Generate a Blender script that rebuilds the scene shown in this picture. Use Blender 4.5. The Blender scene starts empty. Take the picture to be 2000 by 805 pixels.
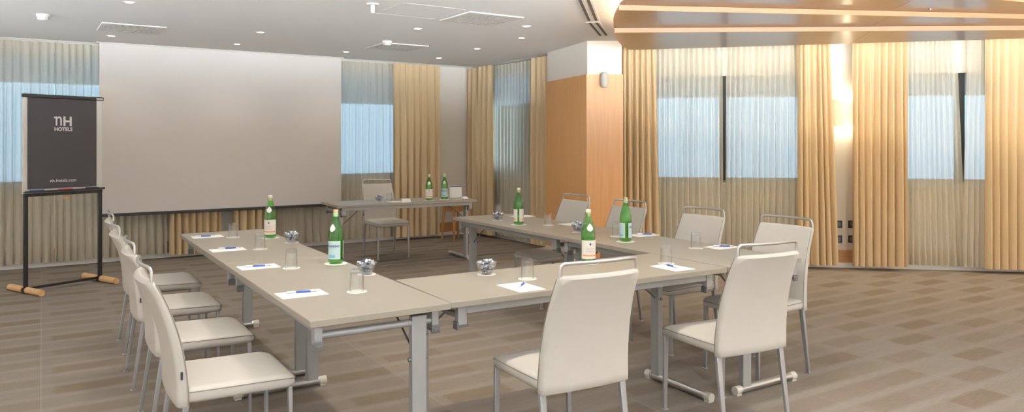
import bpy, math, random
from mathutils import Vector, Matrix
random.seed(7)
PI = math.pi
C = bpy.context.scene.collection

# ------------------------------------------------------------------ camera model (2000 x 805 frame)
H, F, V0 = 1.44, 1455.0, 277.0
ZC = 2.60                                             # ceiling height


def at(u, v, z):
    """point of the horizontal plane z that lies on the line of sight (u, v)"""
    y = (H - z) * F / (v - V0)
    return Vector(((u - 1000) / F * y, y, z))


def deg(a):
    return math.radians(a)


TA = deg(32.3)                                        # direction of the table layout
A = Vector((math.cos(TA), math.sin(TA), 0))
B = Vector((-math.sin(TA), math.cos(TA), 0))
WA = deg(33.3)                                        # direction of the back wall
AW = Vector((math.cos(WA), math.sin(WA), 0))
BW = Vector((-math.sin(WA), math.cos(WA), 0))

# ------------------------------------------------------------------ materials
MATS = {}


def mat(name, col, rough=.5, metal=0., bump=None, var=None, spec=.5, coat=0., sheen=0.):
    m = bpy.data.materials.new(name)
    m.use_nodes = True
    nt = m.node_tree
    b = nt.nodes['Principled BSDF']
    b.inputs['Base Color'].default_value = (*col, 1)
    b.inputs['Roughness'].default_value = rough
    b.inputs['Metallic'].default_value = metal
    b.inputs['Specular IOR Level'].default_value = spec
    b.inputs['Coat Weight'].default_value = coat
    b.inputs['Sheen Weight'].default_value = sheen
    tc = nt.nodes.new('ShaderNodeTexCoord')
    if var:                                           # (scale, amount)
        n = nt.nodes.new('ShaderNodeTexNoise')
        n.inputs['Scale'].default_value = var[0]
        n.inputs['Detail'].default_value = 4
        nt.links.new(tc.outputs['Object'], n.inputs['Vector'])
        mx = nt.nodes.new('ShaderNodeMix')
        mx.data_type = 'RGBA'
        mx.inputs['A'].default_value = (*[c * (1 - var[1]) for c in col], 1)
        mx.inputs['B'].default_value = (*[min(1, c * (1 + var[1])) for c in col], 1)
        nt.links.new(n.outputs['Fac'], mx.inputs['Factor'])
        nt.links.new(mx.outputs['Result'], b.inputs['Base Color'])
    if bump:                                          # (scale, strength)
        n = nt.nodes.new('ShaderNodeTexNoise')
        n.inputs['Scale'].default_value = bump[0]
        n.inputs['Detail'].default_value = 3
        nt.links.new(tc.outputs['Object'], n.inputs['Vector'])
        bp = nt.nodes.new('ShaderNodeBump')
        bp.inputs['Strength'].default_value = bump[1]
        bp.inputs['Distance'].default_value = .002
        nt.links.new(n.outputs['Fac'], bp.inputs['Height'])
        nt.links.new(bp.outputs['Normal'], b.inputs['Normal'])
    MATS[name] = m
    return m


def emis(name, col, strength):
    m = bpy.data.materials.new(name)
    m.use_nodes = True
    nt = m.node_tree
    nt.nodes.clear()
    e = nt.nodes.new('ShaderNodeEmission')
    e.inputs['Color'].default_value = (*col, 1)
    e.inputs['Strength'].default_value = strength
    o = nt.nodes.new('ShaderNodeOutputMaterial')
    nt.links.new(e.outputs[0], o.inputs[0])
    MATS[name] = m
    return m


def wood(name, dark, light, scale, rough, stretch, coat=0., rot=0.):
    m = mat(name, light, rough, coat=coat)
    nt = m.node_tree
    b = nt.nodes['Principled BSDF']
    tc = nt.nodes.new('ShaderNodeTexCoord')
    mp = nt.nodes.new('ShaderNodeMapping')
    mp.inputs['Scale'].default_value = stretch
    mp.inputs['Rotation'].default_value = (0, 0, rot)
    n = nt.nodes.new('ShaderNodeTexNoise')
    n.inputs['Scale'].default_value = scale
    n.inputs['Detail'].default_value = 6
    n.inputs['Roughness'].default_value = .6
    r = nt.nodes.new('ShaderNodeValToRGB')
    r.color_ramp.elements[0].position = .3
    r.color_ramp.elements[0].color = (*dark, 1)
    r.color_ramp.elements[1].position = .7
    r.color_ramp.elements[1].color = (*light, 1)
    nt.links.new(tc.outputs['Object'], mp.inputs['Vector'])
    nt.links.new(mp.outputs[0], n.inputs['Vector'])
    nt.links.new(n.outputs['Fac'], r.inputs['Fac'])
    nt.links.new(r.outputs['Color'], b.inputs['Base Color'])
    return m


def sheer(name, col, clear):
    """voile: part see-through, part light-scattering cloth"""
    m = bpy.data.materials.new(name)
    m.use_nodes = True
    nt = m.node_tree
    nt.nodes.clear()
    tr = nt.nodes.new('ShaderNodeBsdfTransparent')
    df = nt.nodes.new('ShaderNodeBsdfDiffuse')
    tl = nt.nodes.new('ShaderNodeBsdfTranslucent')
    for s in (df, tl):
        s.inputs['Color'].default_value = (*col, 1)
    m1 = nt.nodes.new('ShaderNodeMixShader')
    m1.inputs[0].default_value = .32
    nt.links.new(df.outputs[0], m1.inputs[1])
    nt.links.new(tl.outputs[0], m1.inputs[2])
    m2 = nt.nodes.new('ShaderNodeMixShader')
    lw = nt.nodes.new('ShaderNodeLayerWeight')       # cloth seen edge-on in a fold is denser
    lw.inputs['Blend'].default_value = .35
    mr = nt.nodes.new('ShaderNodeMapRange')
    mr.inputs['From Min'].default_value = 0
    mr.inputs['From Max'].default_value = 1
    mr.inputs['To Min'].default_value = 1 - clear
    mr.inputs['To Max'].default_value = 1.0
    nt.links.new(lw.outputs['Facing'], mr.inputs['Value'])
    nt.links.new(mr.outputs['Result'], m2.inputs[0])
    nt.links.new(tr.outputs[0], m2.inputs[1])
    nt.links.new(m1.outputs[0], m2.inputs[2])
    o = nt.nodes.new('ShaderNodeOutputMaterial')
    nt.links.new(m2.outputs[0], o.inputs[0])
    MATS[name] = m
    return m


def pane_mat(name):
    m = bpy.data.materials.new(name)
    m.use_nodes = True
    nt = m.node_tree
    nt.nodes.clear()
    tr = nt.nodes.new('ShaderNodeBsdfTransparent')
    tr.inputs['Color'].default_value = (.93, .97, 1, 1)
    gl = nt.nodes.new('ShaderNodeBsdfGlossy')
    gl.inputs['Roughness'].default_value = .02
    fr = nt.nodes.new('ShaderNodeFresnel')
    mx = nt.nodes.new('ShaderNodeMixShader')
    o = nt.nodes.new('ShaderNodeOutputMaterial')
    nt.links.new(fr.outputs[0], mx.inputs[0])
    nt.links.new(tr.outputs[0], mx.inputs[1])
    nt.links.new(gl.outputs[0], mx.inputs[2])
    nt.links.new(mx.outputs[0], o.inputs[0])
    MATS[name] = m
    return m


def glass(name, col, rim=.55):
    """thin-walled glass: clear or tinted passage, reflection growing towards grazing view"""
    m = bpy.data.materials.new(name)
    m.use_nodes = True
    nt = m.node_tree
    nt.nodes.clear()
    tr = nt.nodes.new('ShaderNodeBsdfTransparent')
    tr.inputs['Color'].default_value = (*col, 1)
    gl = nt.nodes.new('ShaderNodeBsdfGlossy')
    gl.inputs['Roughness'].default_value = .03
    lw = nt.nodes.new('ShaderNodeLayerWeight')
    lw.inputs['Blend'].default_value = .5
    pw = nt.nodes.new('ShaderNodeMath')
    pw.operation = 'POWER'
    pw.inputs[1].default_value = 2.2
    ml = nt.nodes.new('ShaderNodeMath')
    ml.operation = 'MULTIPLY_ADD'
    ml.inputs[1].default_value = rim
    ml.inputs[2].default_value = .05
    mx = nt.nodes.new('ShaderNodeMixShader')
    o = nt.nodes.new('ShaderNodeOutputMaterial')
    nt.links.new(lw.outputs['Facing'], pw.inputs[0])
    nt.links.new(pw.outputs[0], ml.inputs[0])
    nt.links.new(ml.outputs[0], mx.inputs[0])
    nt.links.new(tr.outputs[0], mx.inputs[1])
    nt.links.new(gl.outputs[0], mx.inputs[2])
    nt.links.new(mx.outputs[0], o.inputs[0])
    MATS[name] = m
    return m


def cloth(name, col, tl=.15):
    """heavy drape: mostly diffuse, lets a little light through"""
    m = bpy.data.materials.new(name)
    m.use_nodes = True
    nt = m.node_tree
    nt.nodes.clear()
    tc = nt.nodes.new('ShaderNodeTexCoord')
    n = nt.nodes.new('ShaderNodeTexNoise')
    n.inputs['Scale'].default_value = 220
    n.inputs['Detail'].default_value = 2
    mx = nt.nodes.new('ShaderNodeMix')
    mx.data_type = 'RGBA'
    mx.inputs['A'].default_value = (*[c * .9 for c in col], 1)
    mx.inputs['B'].default_value = (*[min(1, c * 1.08) for c in col], 1)
    nt.links.new(tc.outputs['Object'], n.inputs['Vector'])
    nt.links.new(n.outputs['Fac'], mx.inputs['Factor'])
    df = nt.nodes.new('ShaderNodeBsdfDiffuse')
    t = nt.nodes.new('ShaderNodeBsdfTranslucent')
    s = nt.nodes.new('ShaderNodeMixShader')
    s.inputs[0].default_value = tl
    nt.links.new(mx.outputs['Result'], df.inputs['Color'])
    nt.links.new(mx.outputs['Result'], t.inputs['Color'])
    nt.links.new(df.outputs[0], s.inputs[1])
    nt.links.new(t.outputs[0], s.inputs[2])
    o = nt.nodes.new('ShaderNodeOutputMaterial')
    nt.links.new(s.outputs[0], o.inputs[0])
    MATS[name] = m
    return m


def carpet():
    """rows of 23 cm with a darker block every 93 cm, shifted half a step from row to row"""
    m = mat('carpet', (.3, .25, .2), .95, spec=.1)
    nt = m.node_tree
    b = nt.nodes['Principled BSDF']
    N = nt.nodes.new
    L = nt.links.new

    def math_(op, a, c=None, d=None):
        n = N('ShaderNodeMath')
        n.operation = op
        for i, x in enumerate((a, c, d)):
            if x is None:
                continue
            if isinstance(x, (int, float)):
                n.inputs[i].default_value = x
            else:
                L(x, n.inputs[i])
        return n.outputs[0]
    tc = N('ShaderNodeTexCoord')
    mp = N('ShaderNodeMapping')
    mp.inputs['Rotation'].default_value = (0, 0, -TA)
    L(tc.outputs['Object'], mp.inputs['Vector'])
    wob = N('ShaderNodeTexNoise')
    wob.inputs['Scale'].default_value = 60
    L(mp.outputs[0], wob.inputs['Vector'])
    sp = N('ShaderNodeSeparateXYZ')
    L(mp.outputs[0], sp.inputs[0])
    w = math_('MULTIPLY', math_('SUBTRACT', wob.outputs['Fac'], .5), .05)
    p = math_('ADD', sp.outputs['X'], w)
    q = math_('ADD', sp.outputs['Y'], math_('MULTIPLY', w, .5))
    qr = math_('DIVIDE', q, .225)
    row = math_('FLOOR', qr)
    odd = math_('MULTIPLY', math_('MODULO', math_('ADD', row, 1000), 2), .5)
    pu = math_('ADD', math_('DIVIDE', p, .93), odd)
    cell = math_('FLOOR', pu)
    s = math_('SUBTRACT', pu, cell)
    t = math_('SUBTRACT', qr, row)

    def band(x, lo, hi, soft):
        a = N('ShaderNodeMapRange')
        a.interpolation_type = 'SMOOTHSTEP'
        L(x, a.inputs['Value'])
        a.inputs['From Min'].default_value = lo - soft
        a.inputs['From Max'].default_value = lo + soft
        c = N('ShaderNodeMapRange')
        c.interpolation_type = 'SMOOTHSTEP'
        L(x, c.inputs['Value'])
        c.inputs['From Min'].default_value = hi - soft
        c.inputs['From Max'].default_value = hi + soft
        c.inputs['To Min'].default_value = 1
        c.inputs['To Max'].default_value = 0
        return math_('MULTIPLY', a.outputs[0], c.outputs[0])
    blk = math_('MULTIPLY', band(s, .06, .50, .03), band(t, .14, .84, .10))
    # the stripe between the blocks fades in and out over the floor
    big_n = N('ShaderNodeTexNoise')
    big_n.inputs['Scale'].default_value = .55
    big_n.inputs['Detail'].default_value = 1
    L(mp.outputs[0], big_n.inputs['Vector'])
    wn = N('ShaderNodeTexWhiteNoise')
    wn.noise_dimensions = '2D'
    cb = N('ShaderNodeCombineXYZ')
    L(cell, cb.inputs[0])
    L(row, cb.inputs[1])
    L(cb.outputs[0], wn.inputs['Vector'])
    amt = math_('MAXIMUM', math_('MULTIPLY', blk, math_('MULTIPLY_ADD', wn.outputs['Value'], .45, .45)), math_('MULTIPLY', band(t, .14, .84, .10), math_('MULTIPLY_ADD', big_n.outputs['Fac'], 1.3, -.38)))
    # short yarn streaks along the rows
    mp2 = N('ShaderNodeMapping')
    mp2.inputs['Scale'].default_value = (6, 90, 1)
    L(mp.outputs[0], mp2.inputs['Vector'])
    st = N('ShaderNodeTexNoise')
    st.inputs['Scale'].default_value = 1.5
    st.inputs['Detail'].default_value = 5
    L(mp2.outputs[0], st.inputs['Vector'])
    fine = N('ShaderNodeTexNoise')
    fine.inputs['Scale'].default_value = 170
    L(tc.outputs['Object'], fine.inputs['Vector'])
    tone = math_('ADD', math_('MULTIPLY', st.outputs['Fac'], .55), math_('MULTIPLY', fine.outputs['Fac'], .45))
    base = N('ShaderNodeMix')
    base.data_type = 'RGBA'
    base.inputs['A'].default_value = (.125, .107, .091, 1)
    base.inputs['B'].default_value = (.335, .292, .246, 1)
    L(tone, base.inputs['Factor'])
    dk = N('ShaderNodeMix')
    dk.data_type = 'RGBA'
    L(base.outputs['Result'], dk.inputs['A'])
    mul = N('ShaderNodeMix')
    mul.data_type = 'RGBA'
    mul.blend_type = 'MULTIPLY'
    mul.inputs['Factor'].default_value = 1
    L(base.outputs['Result'], mul.inputs['A'])
    mul.inputs['B'].default_value = (.74, .65, .54, 1)
    L(mul.outputs['Result'], dk.inputs['B'])
    L(amt, dk.inputs['Factor'])
    # 50 cm tile joints, barely visible
    e1 = math_('ABSOLUTE', math_('SUBTRACT', math_('FRACT', math_('DIVIDE', sp.outputs['X'], .93)), .5))
    jn = band(e1, .497, .6, .0012)
    dj = N('ShaderNodeMix')
    dj.data_type = 'RGBA'
    L(dk.outputs['Result'], dj.inputs['A'])
    dj.inputs['B'].default_value = (.33, .29, .25, 1)
    L(math_('MULTIPLY', jn, .35), dj.inputs['Factor'])
    L(dj.outputs['Result'], b.inputs['Base Color'])
    bp = N('ShaderNodeBump')
    bp.inputs['Strength'].default_value = .5
    bp.inputs['Distance'].default_value = .004
    L(tone, bp.inputs['Height'])
    L(bp.outputs['Normal'], b.inputs['Normal'])
    return m


carpet()
mat('ceiling_paint', (.88, .87, .85), .9, bump=(300, .05))
mat('wall_paint', (.78, .72, .64), .85, bump=(250, .06))
mat('white_paint', (.80, .78, .74), .6)
mat('screen_cloth', (.62, .58, .545), .75, bump=(500, .04))
mat('black_metal', (.015, .015, .017), .4, bump=(200, .05))
mat('black_plastic', (.02, .02, .022), .5, bump=(200, .05))
mat('laminate', (.28, .248, .20), .38, var=(30, .03), bump=(500, .05))
mat('laminate_edge', (.32, .285, .23), .45, var=(30, .03))
mat('grey_steel', (.35, .355, .355), .42, .35, bump=(120, .04))
mat('dark_steel', (.17, .17, .17), .4, .6, bump=(120, .04))
mat('brushed_metal', (.48, .475, .46), .34, .85, bump=(160, .05))
mat('cap_grey', (.58, .55, .48), .5, bump=(160, .05))
mat('leg_metal', (.35, .35, .36), .4, .55, bump=(160, .05))
mat('leather', (.48, .45, .405), .55, bump=(420, .25), var=(14, .03))
mat('piping', (.24, .21, .18), .7, bump=(300, .1))
mat('label_black', (.02, .02, .02), .6, bump=(300, .1))
mat('paper', (.82, .82, .81), .8, bump=(300, .05))
mat('coaster_paper', (.80, .79, .76), .85, bump=(200, .2))
mat('pen_blue', (.03, .08, .36), .35, bump=(200, .03))
mat('pen_clear', (.72, .76, .82), .3, bump=(200, .03))
mat('poster', (.058, .054, .064), .55, var=(60, .06))
mat('ink_white', (.78, .77, .77), .6, bump=(200, .03))
mat('board_white', (.74, .73, .70), .4, bump=(200, .03))
mat('marker_blue', (.04, .10, .40), .4, bump=(200, .03))
mat('marker_red', (.60, .06, .05), .4, bump=(200, .03))
mat('foil_silver', (.72, .74, .78), .25, .6, bump=(60, .6))
mat('foil_blue', (.09, .12, .22), .3, .4, bump=(60, .6))
mat('label_teal', (.50, .66, .70), .6, var=(80, .12))
mat('label_cream', (.80, .76, .69), .6, var=(80, .05))
mat('label_white', (.76, .77, .75), .6, bump=(200, .05))
mat('ink_navy', (.03, .06, .14), .6, bump=(200, .03))
mat('ink_orange', (.75, .27, .10), .6, bump=(200, .03))
mat('ink_rose', (.62, .40, .36), .6, bump=(200, .03))
mat('ink_blue', (.20, .48, .62), .6, bump=(200, .03))
mat('cap_gold', (.62, .48, .28), .35, .6, bump=(200, .05))
mat('cap_white', (.75, .72, .66), .4, bump=(200, .05))
mat('window_frame', (.42, .47, .50), .5, bump=(200, .03))
mat('window_dark', (.018, .02, .022), .5, bump=(200, .03))
mat('vent_white', (.76, .75, .72), .6, bump=(200, .03))
mat('vent_dark', (.42, .42, .40), .8, bump=(200, .03))
mat('slot_dark', (.10, .10, .09), .8, bump=(200, .03))
mat('fitting_beige', (.52, .50, .45), .5, bump=(150, .05))
mat('floor_strip', (.05, .045, .04), .35, .5, bump=(150, .05))
mat('candy_card', (.75, .75, .74), .7, bump=(100, .05))
glass('clear_glass', (.98, .985, .985), .75)
glass('green_glass', (.64, .90, .57), .5)
pane_mat('window_glass')
sheer('voile', (.77, .73, .615), .37)
cloth('blind_cloth', (.62, .72, .78), .6)
cloth('shade_glass', (.85, .82, .74), .6)
cloth('tan_drape', (.70, .535, .33), .12)
wood('cherry_panel', (.66, .335, .125), (.74, .40, .16), 3.0, .32, (14, 14, .55), coat=.2)
wood('cherry_band', (.45, .22, .085), (.62, .32, .14), 3.0, .4, (1.2, 1.2, 30))
wood('canopy_wood', (.25, .12, .042), (.33, .165, .062), 2.4, .35, (.5, 22, 22), coat=.6)
MATS['canopy_wood'].node_tree.nodes['Principled BSDF'].inputs['Coat Roughness'].default_value = .2
wood('canopy_edge', (.34, .17, .08), (.39, .205, .10), 2.4, .45, (1, 30, 30))
wood('foot_wood', (.55, .32, .14), (.70, .44, .21), 5, .45, (12, 12, 2))
wood('stool_wood', (.42, .20, .07), (.58, .30, .12), 4, .4, (10, 10, 1.2))
emis('lamp_glow', (1, .90, .74), 4)
emis('sconce_glow', (1, .90, .70), 5)
emis('cove_glow', (1, .88, .66), 60)

# ------------------------------------------------------------------ mesh helpers


class MB:
    def __init__(s):
        s.v, s.f = [], []

    def add(s, vs, fs):
        k = len(s.v)
        s.v += [tuple(p) for p in vs]
        s.f += [tuple(i + k for i in f) for f in fs]
        return s

    def box(s, x0, x1, y0, y1, z0, z1, M=None):
        vs = [Vector(p) for p in ((x0, y0, z0), (x1, y0, z0), (x1, y1, z0), (x0, y1, z0),
                                  (x0, y0, z1), (x1, y0, z1), (x1, y1, z1), (x0, y1, z1))]
        if M:
            vs = [M @ p for p in vs]
        return s.add(vs, [(3, 2, 1, 0), (4, 5, 6, 7), (0, 1, 5, 4), (1, 2, 6, 5), (2, 3, 7, 6), (3, 0, 4, 7)])

    def rings(s, rs, caps=True, closed=False):
        """loft equal-length closed rings"""
        n = len(rs[0])
        vs = [p for r in rs for p in r]
        fs = []
        m = len(rs)
        for i in range(m if closed else m - 1):
            j = (i + 1) % m
            for k in range(n):
                l = (k + 1) % n
                fs.append((i * n + k, i * n + l, j * n + l, j * n + k))
        if caps and not closed:
            fs.append(tuple(range(n - 1, -1, -1)))
            fs.append(tuple(range((m - 1) * n, m * n)))
        return s.add(vs, fs)

    def lathe(s, prof, n=24, cx=0, cy=0, z0=0, close=False):
        rs = [[(cx + r * math.cos(2 * PI * k / n), cy + r * math.sin(2 * PI * k / n), z0 + z) for k in range(n)] for r, z in prof]
        return s.rings(rs, caps=not close, closed=close)

    def tube(s, pts, r, n=10, closed=False, r2=None, flat=None):
        """sweep a circle (or ellipse r x flat) along pts"""
        pts = [Vector(p) for p in pts]
        m = len(pts)
        rs = []
        up = None
        for i, p in enumerate(pts):
            if closed:
                t = pts[(i + 1) % m] - pts[i - 1]
            else:
                t = pts[min(i + 1, m - 1)] - pts[max(i - 1, 0)]
            t.normalize()
            if up is None:
                up = Vector((0, 0, 1)) if abs(t.z) < .9 else Vector((0, 1, 0))
            a = t.cross(up)
            if a.length < 1e-4:
                a = t.cross(Vector((1, 0, 0)))
            a.normalize()
            b = a.cross(t)
            b.normalize()
            up = b
            rr = r if r2 is None else r + (r2 - r) * i / (m - 1)
            rb = rr if flat is None else flat
            rs.append([p + a * rr * math.cos(2 * PI * k / n) + b * rb * math.sin(2 * PI * k / n) for k in range(n)])
        return s.rings(rs, closed=closed)

    def bar(s, p, q, w0, d0, w1=None, d1=None):
        """rectangular bar from p to q, section w (x) by d (y)"""
        w1 = w0 if w1 is None else w1
        d1 = d0 if d1 is None else d1
        p, q = Vector(p), Vector(q)

        def ring(c, w, d):
            return [c + Vector((sx * w / 2, sy * d / 2, 0)) for sx, sy in ((-1, -1), (1, -1), (1, 1), (-1, 1))]
        return s.rings([ring(p, w0, d0), ring(q, w1, d1)])

    def prism(s, poly, z0, z1):
        n = len(poly)
        vs = [(p[0], p[1], z0) for p in poly] + [(p[0], p[1], z1) for p in poly]
        fs = [tuple(range(n - 1, -1, -1)), tuple(range(n, 2 * n))]
        fs += [(k, (k + 1) % n, n + (k + 1) % n, n + k) for k in range(n)]
        return s.add(vs, fs)

    def build(s, name, m, parent=None, smooth=40, bevel=0, seg=2, xf=None):
        me = bpy.data.meshes.new(name)
        vs = s.v if xf is None else [tuple(xf @ Vector(p)) for p in s.v]
        me.from_pydata(vs, [], s.f)
        import bmesh
        bm = bmesh.new()
        bm.from_mesh(me)
        bmesh.ops.recalc_face_normals(bm, faces=bm.faces)
        bm.to_mesh(me)
        bm.free()
        me.materials.append(MATS[m])
        if smooth:
            me.shade_smooth()
            me.set_sharp_from_angle(angle=deg(smooth))
        me.update()
        o = bpy.data.objects.new(name, me)
        C.objects.link(o)
        if parent:
            o.parent = parent
        if bevel:
            b = o.modifiers.new('bevel', 'BEVEL')
            b.width = bevel
            b.segments = seg
            b.limit_method = 'ANGLE'
            b.harden_normals = False
        return o


def rrect(w, d, r, n=5, cx=0, cy=0, z=0):
    out = []
    for (sx, sy, a0) in ((1, 1, 0), (-1, 1, 90), (-1, -1, 180), (1, -1, 270)):
        for k in range(n + 1):
            a = deg(a0 + 90 * k / n)
            out.append((cx + sx * (w / 2 - r) + r * math.cos(a), cy + sy * (d / 2 - r) + r * math.sin(a), z))
    return out


def tag(o, label, cat, group=None):
    o['label'] = label
    o['category'] = cat
    if group:
        o['group'] = group
    return o


def thing(name, label, cat, loc, rz=0, group=None):
    o = bpy.data.objects.new(name, None)
    o.empty_display_size = .1
    C.objects.link(o)
    o.location = loc
    o.rotation_euler = (0, 0, rz)
    return tag(o, label, cat, group)


def struct(o):
    o['kind'] = 'structure'
    return o


def kids(o):
    return [c for c in C.objects if c.parent == o]


def dup(o, loc=None, rz=None, label=None, group=None, parent=None):
    ch = CH.get(o.name)
    if ch is None:
        ch = CH[o.name] = kids(o)
    c = o.copy()
    C.objects.link(c)
    if parent:
        c.parent = parent
    if loc is not None:
        c.location = loc
    if rz is not None:
        c.rotation_euler = (0, 0, rz)
    if label:
        c['label'] = label
    if group:
        c['group'] = group
    for k in ch:
        dup(k, parent=c)
    return c


CH = {}


def text_mesh(s, size, bold=0., depth=0.):
    cu = bpy.data.curves.new('t', 'FONT')
    cu.body = s
    cu.size = size
    cu.offset = bold
    cu.extrude = depth
    cu.align_x = 'CENTER'
    cu.resolution_u = 4
    o = bpy.data.objects.new('t', cu)
    C.objects.link(o)
    dg = bpy.context.evaluated_depsgraph_get()
    me = bpy.data.meshes.new_from_object(o.evaluated_get(dg))
    vs = [tuple(v.co) for v in me.vertices]
    fs = [tuple(p.vertices) for p in me.polygons]
    bpy.data.objects.remove(o)
    bpy.data.curves.remove(cu)
    bpy.data.meshes.remove(me)
    return vs, fs


def frame(o, d):
    """matrix with x along the plan direction d, y to its left"""
    d = Vector((d[0], d[1], 0)).normalized()
    return Matrix(((d.x, -d.y, 0, o[0]), (d.y, d.x, 0, o[1]), (0, 0, 1, 0), (0, 0, 0, 1)))


def ray_s(u, o, d):
    """distance along the wall line (o, d) where the sight line of column u meets it"""
    k = (u - 1000) / F
    return (k * o[1] - o[0]) / (d[0] - k * d[1])


# ------------------------------------------------------------------ room shell
KB = Vector((-5.657, 8.233, 0))                       # curtain line on the back wall
WB = KB + BW * .16                                    # back wall surface
SB_CORNER = ray_s(915, KB, AW) + .10
KC = KB + AW * SB_CORNER                              # inner corner on the curtain lines
DS = -BW                                              # side wall runs towards the camera
WS = KC + AW * .16 + BW * .16                         # side wall surface, from the corner
PIL = [Vector((.46, 9.69, 0)), Vector((.866, 8.567, 0)), Vector((1.262, 8.567, 0))]
DR = Vector((1, -.152, 0)).normalized()
NR = Vector((.152, 1, 0)).normalized()
WR = Vector((1.262, 9.12 - .152 * 1.262, 0))          # right wall surface
KR = WR - NR * .14


def wall_mesh(s0, s1, holes, z1=ZC, th=.30):
    """wall slab in the wall frame (x along, y outwards) with rectangular holes (a, b, z0, z1)"""
    mb = MB()
    x = s0
    for (a, b, za, zb) in sorted(holes):
        mb.box(x, a, 0, th, 0, z1)
        mb.box(a, b, 0, th, 0, za)
        mb.box(a, b, 0, th, zb, z1)
        x = b
    mb.box(x, s1, 0, th, 0, z1)
    return mb


def window(n, M, a, b, za, zb, mull, blind=.20):
    o = struct(thing('window_%d' % n, '', '', (0, 0, 0)))
    del o['label'], o['category']
    o.matrix_world = M
    y0, y1 = .10, .16
    f = MB()
    f.box(a, b, y0, y1, za, za + .05).box(a, b, y0, y1, zb - .05, zb)
    f.box(a, a + .06, y0, y1, za + .05, zb - .05).box(b - .06, b, y0, y1, za + .05, zb - .05)
    f.build('window_frame', 'window_frame', o, bevel=.004)
    MB().box(a + .02, b - .02, y0 - .012, y0 - .008, zb - .05 - blind, zb - .01).build('roller_blind', 'blind_cloth', o, smooth=0)
    for m_ in mull:
        MB().box(m_ - .035, m_ + .035, y0 - .06, y1, za + .02, zb).build('mullion', 'window_dark', o, bevel=.004)
    xs = [a + .06] + [m_ for m_ in mull] + [b - .06]
    for i in range(len(xs) - 1):
        MB().box(xs[i] + .0, xs[i + 1] - .0, .125, .131, za + .05, zb - .05).build('pane', 'window_glass', o)
    s = MB().box(a - .03, b + .03, -.04, .10, za - .03, za)
    s.build('window_sill', 'wall_paint', o, bevel=.004)
    return o


MBK = frame(WB, AW)
MSD = frame(WS, DS)
MRT = frame(WR, DR)
bs = lambda u: ray_s(u, WB, AW)
ss = lambda u: ray_s(u, WS, DS)
rs_ = lambda u: ray_s(u, WR, DR)
S_END = (WS - WB).dot(AW)
hb = [(bs(-260), bs(300), .93, 2.46), (bs(585), bs(800), .93, 2.46)]
hs = [(ss(952), ss(1036), .93, 2.46)]
hr = [(rs_(1262), rs_(1578), .965, 2.215), (rs_(1745), rs_(2075), .965, 2.215)]


def place(o, M):
    o.matrix_world = M
    return o


place(struct(wall_mesh(-3.4, S_END + .3, hb).build('wall_back', 'wall_paint', smooth=0)), MBK)
place(struct(wall_mesh(0, 2.25, hs).build('wall_side', 'wall_paint', smooth=0)), MSD)
place(struct(wall_mesh(-.3, 8.2, hr).build('wall_right', 'wall_paint', smooth=0)), MRT)
window(1, MBK, *hb[0], [], .29)
window(2, MBK, *hb[1], [], .42)
window(3, MSD, *hs[0], [], .42)
window(4, MRT, *hr[0], [rs_(1414)])
window(5, MRT, *hr[1], [rs_(1881)])

# pillar between side wall and right wall: painted top, cherry panelling below
pb = [PIL[0], PIL[1], PIL[2], PIL[2] + NR * .75 + DR * 0.0, Vector((1.1, 10.0, 0)), PIL[0] + Vector((.30, .28, 0))]
pil = struct(MB().prism(pb, 0, ZC).build('wall_pillar', 'wall_paint', smooth=0))
zp = 2.215
n1 = Vector(((PIL[1] - PIL[0]).y, -(PIL[1] - PIL[0]).x, 0)).normalized()
cw = Vector((-.012, -.018, 0))
c0, c1, c2 = PIL[0] + n1 * .018, PIL[1] + n1 * .012 + Vector((0, -.018, 0)), PIL[2] + Vector((.012, -.018, 0))
MB().prism([PIL[0] + n1 * .001, c0, c1, PIL[1] + n1 * .0008], .10, zp).build('wood_panel', 'cherry_panel', pil, smooth=0)
MB().prism([PIL[1] + Vector((0, -.001, 0)), c1, c2, PIL[2] + Vector((.001, 0, 0)) + NR * .3, PIL[2] + NR * .3 + DR * .013, c2 + Vector((0, .001, 0))][:3] + [PIL[2] + Vector((.012, -.001, 0))],
           .10, zp).build('wood_panel', 'cherry_panel', pil, smooth=0)
MB().prism([PIL[0] + n1 * .001, PIL[0] + n1 * .024, c1 + Vector((-.006, -.006, 0)), c2 + Vector((0, -.006, 0)), PIL[2] + Vector((.012, -.001, 0)), PIL[1] + Vector((0, -.001, 0))], 0, .095).build('skirting', 'white_paint', pil, smooth=0)

# rest of the shell, mostly behind the camera
far_l = WB + AW * -3.4
l_end = far_l - BW * 11.5
r_end = WR + DR * 8.2


def slab_wall(name, p, q, th=.25):
    d = (q - p)
    o = MB().box(0, d.length, -th, 0, 0, ZC).build(name, 'wall_paint', smooth=0)
    return struct(place(o, frame(p, d)))


rear_r = Vector((r_end.x, l_end.y, 0))


def glazed_wall(name, p, q, holes, za=.35, zb=2.45):
    """unseen outer wall with tall windows that let the daylight in"""
    d = q - p
    o = MB()
    x = 0
    for a, b in holes:
        o.box(x, a, -.25, 0, 0, ZC)
        o.box(a, b, -.25, 0, 0, za)
        o.box(a, b, -.25, 0, zb, ZC)
        x = b
    o.box(x, d.length, -.25, 0, 0, ZC)
    o = struct(place(o.build(name, 'wall_paint', smooth=0), frame(p, d)))
    for k, (a, b) in enumerate(holes):
        MB().box(a, b, -.10, -.094, za, zb).build('pane', 'window_glass', o, smooth=0)
        l = bpy.data.lights.new('daylight_portal', 'AREA')
        l.shape = 'RECTANGLE'
        l.size, l.size_y = b - a, zb - za
        l.cycles.is_portal = True
        lo = bpy.data.objects.new('daylight_portal', l)
        C.objects.link(lo)
        lo.parent = o
        lo.location = ((a + b) / 2, -.2, (za + zb) / 2)
        lo.rotation_euler = (PI / 2, 0, PI)


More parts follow.
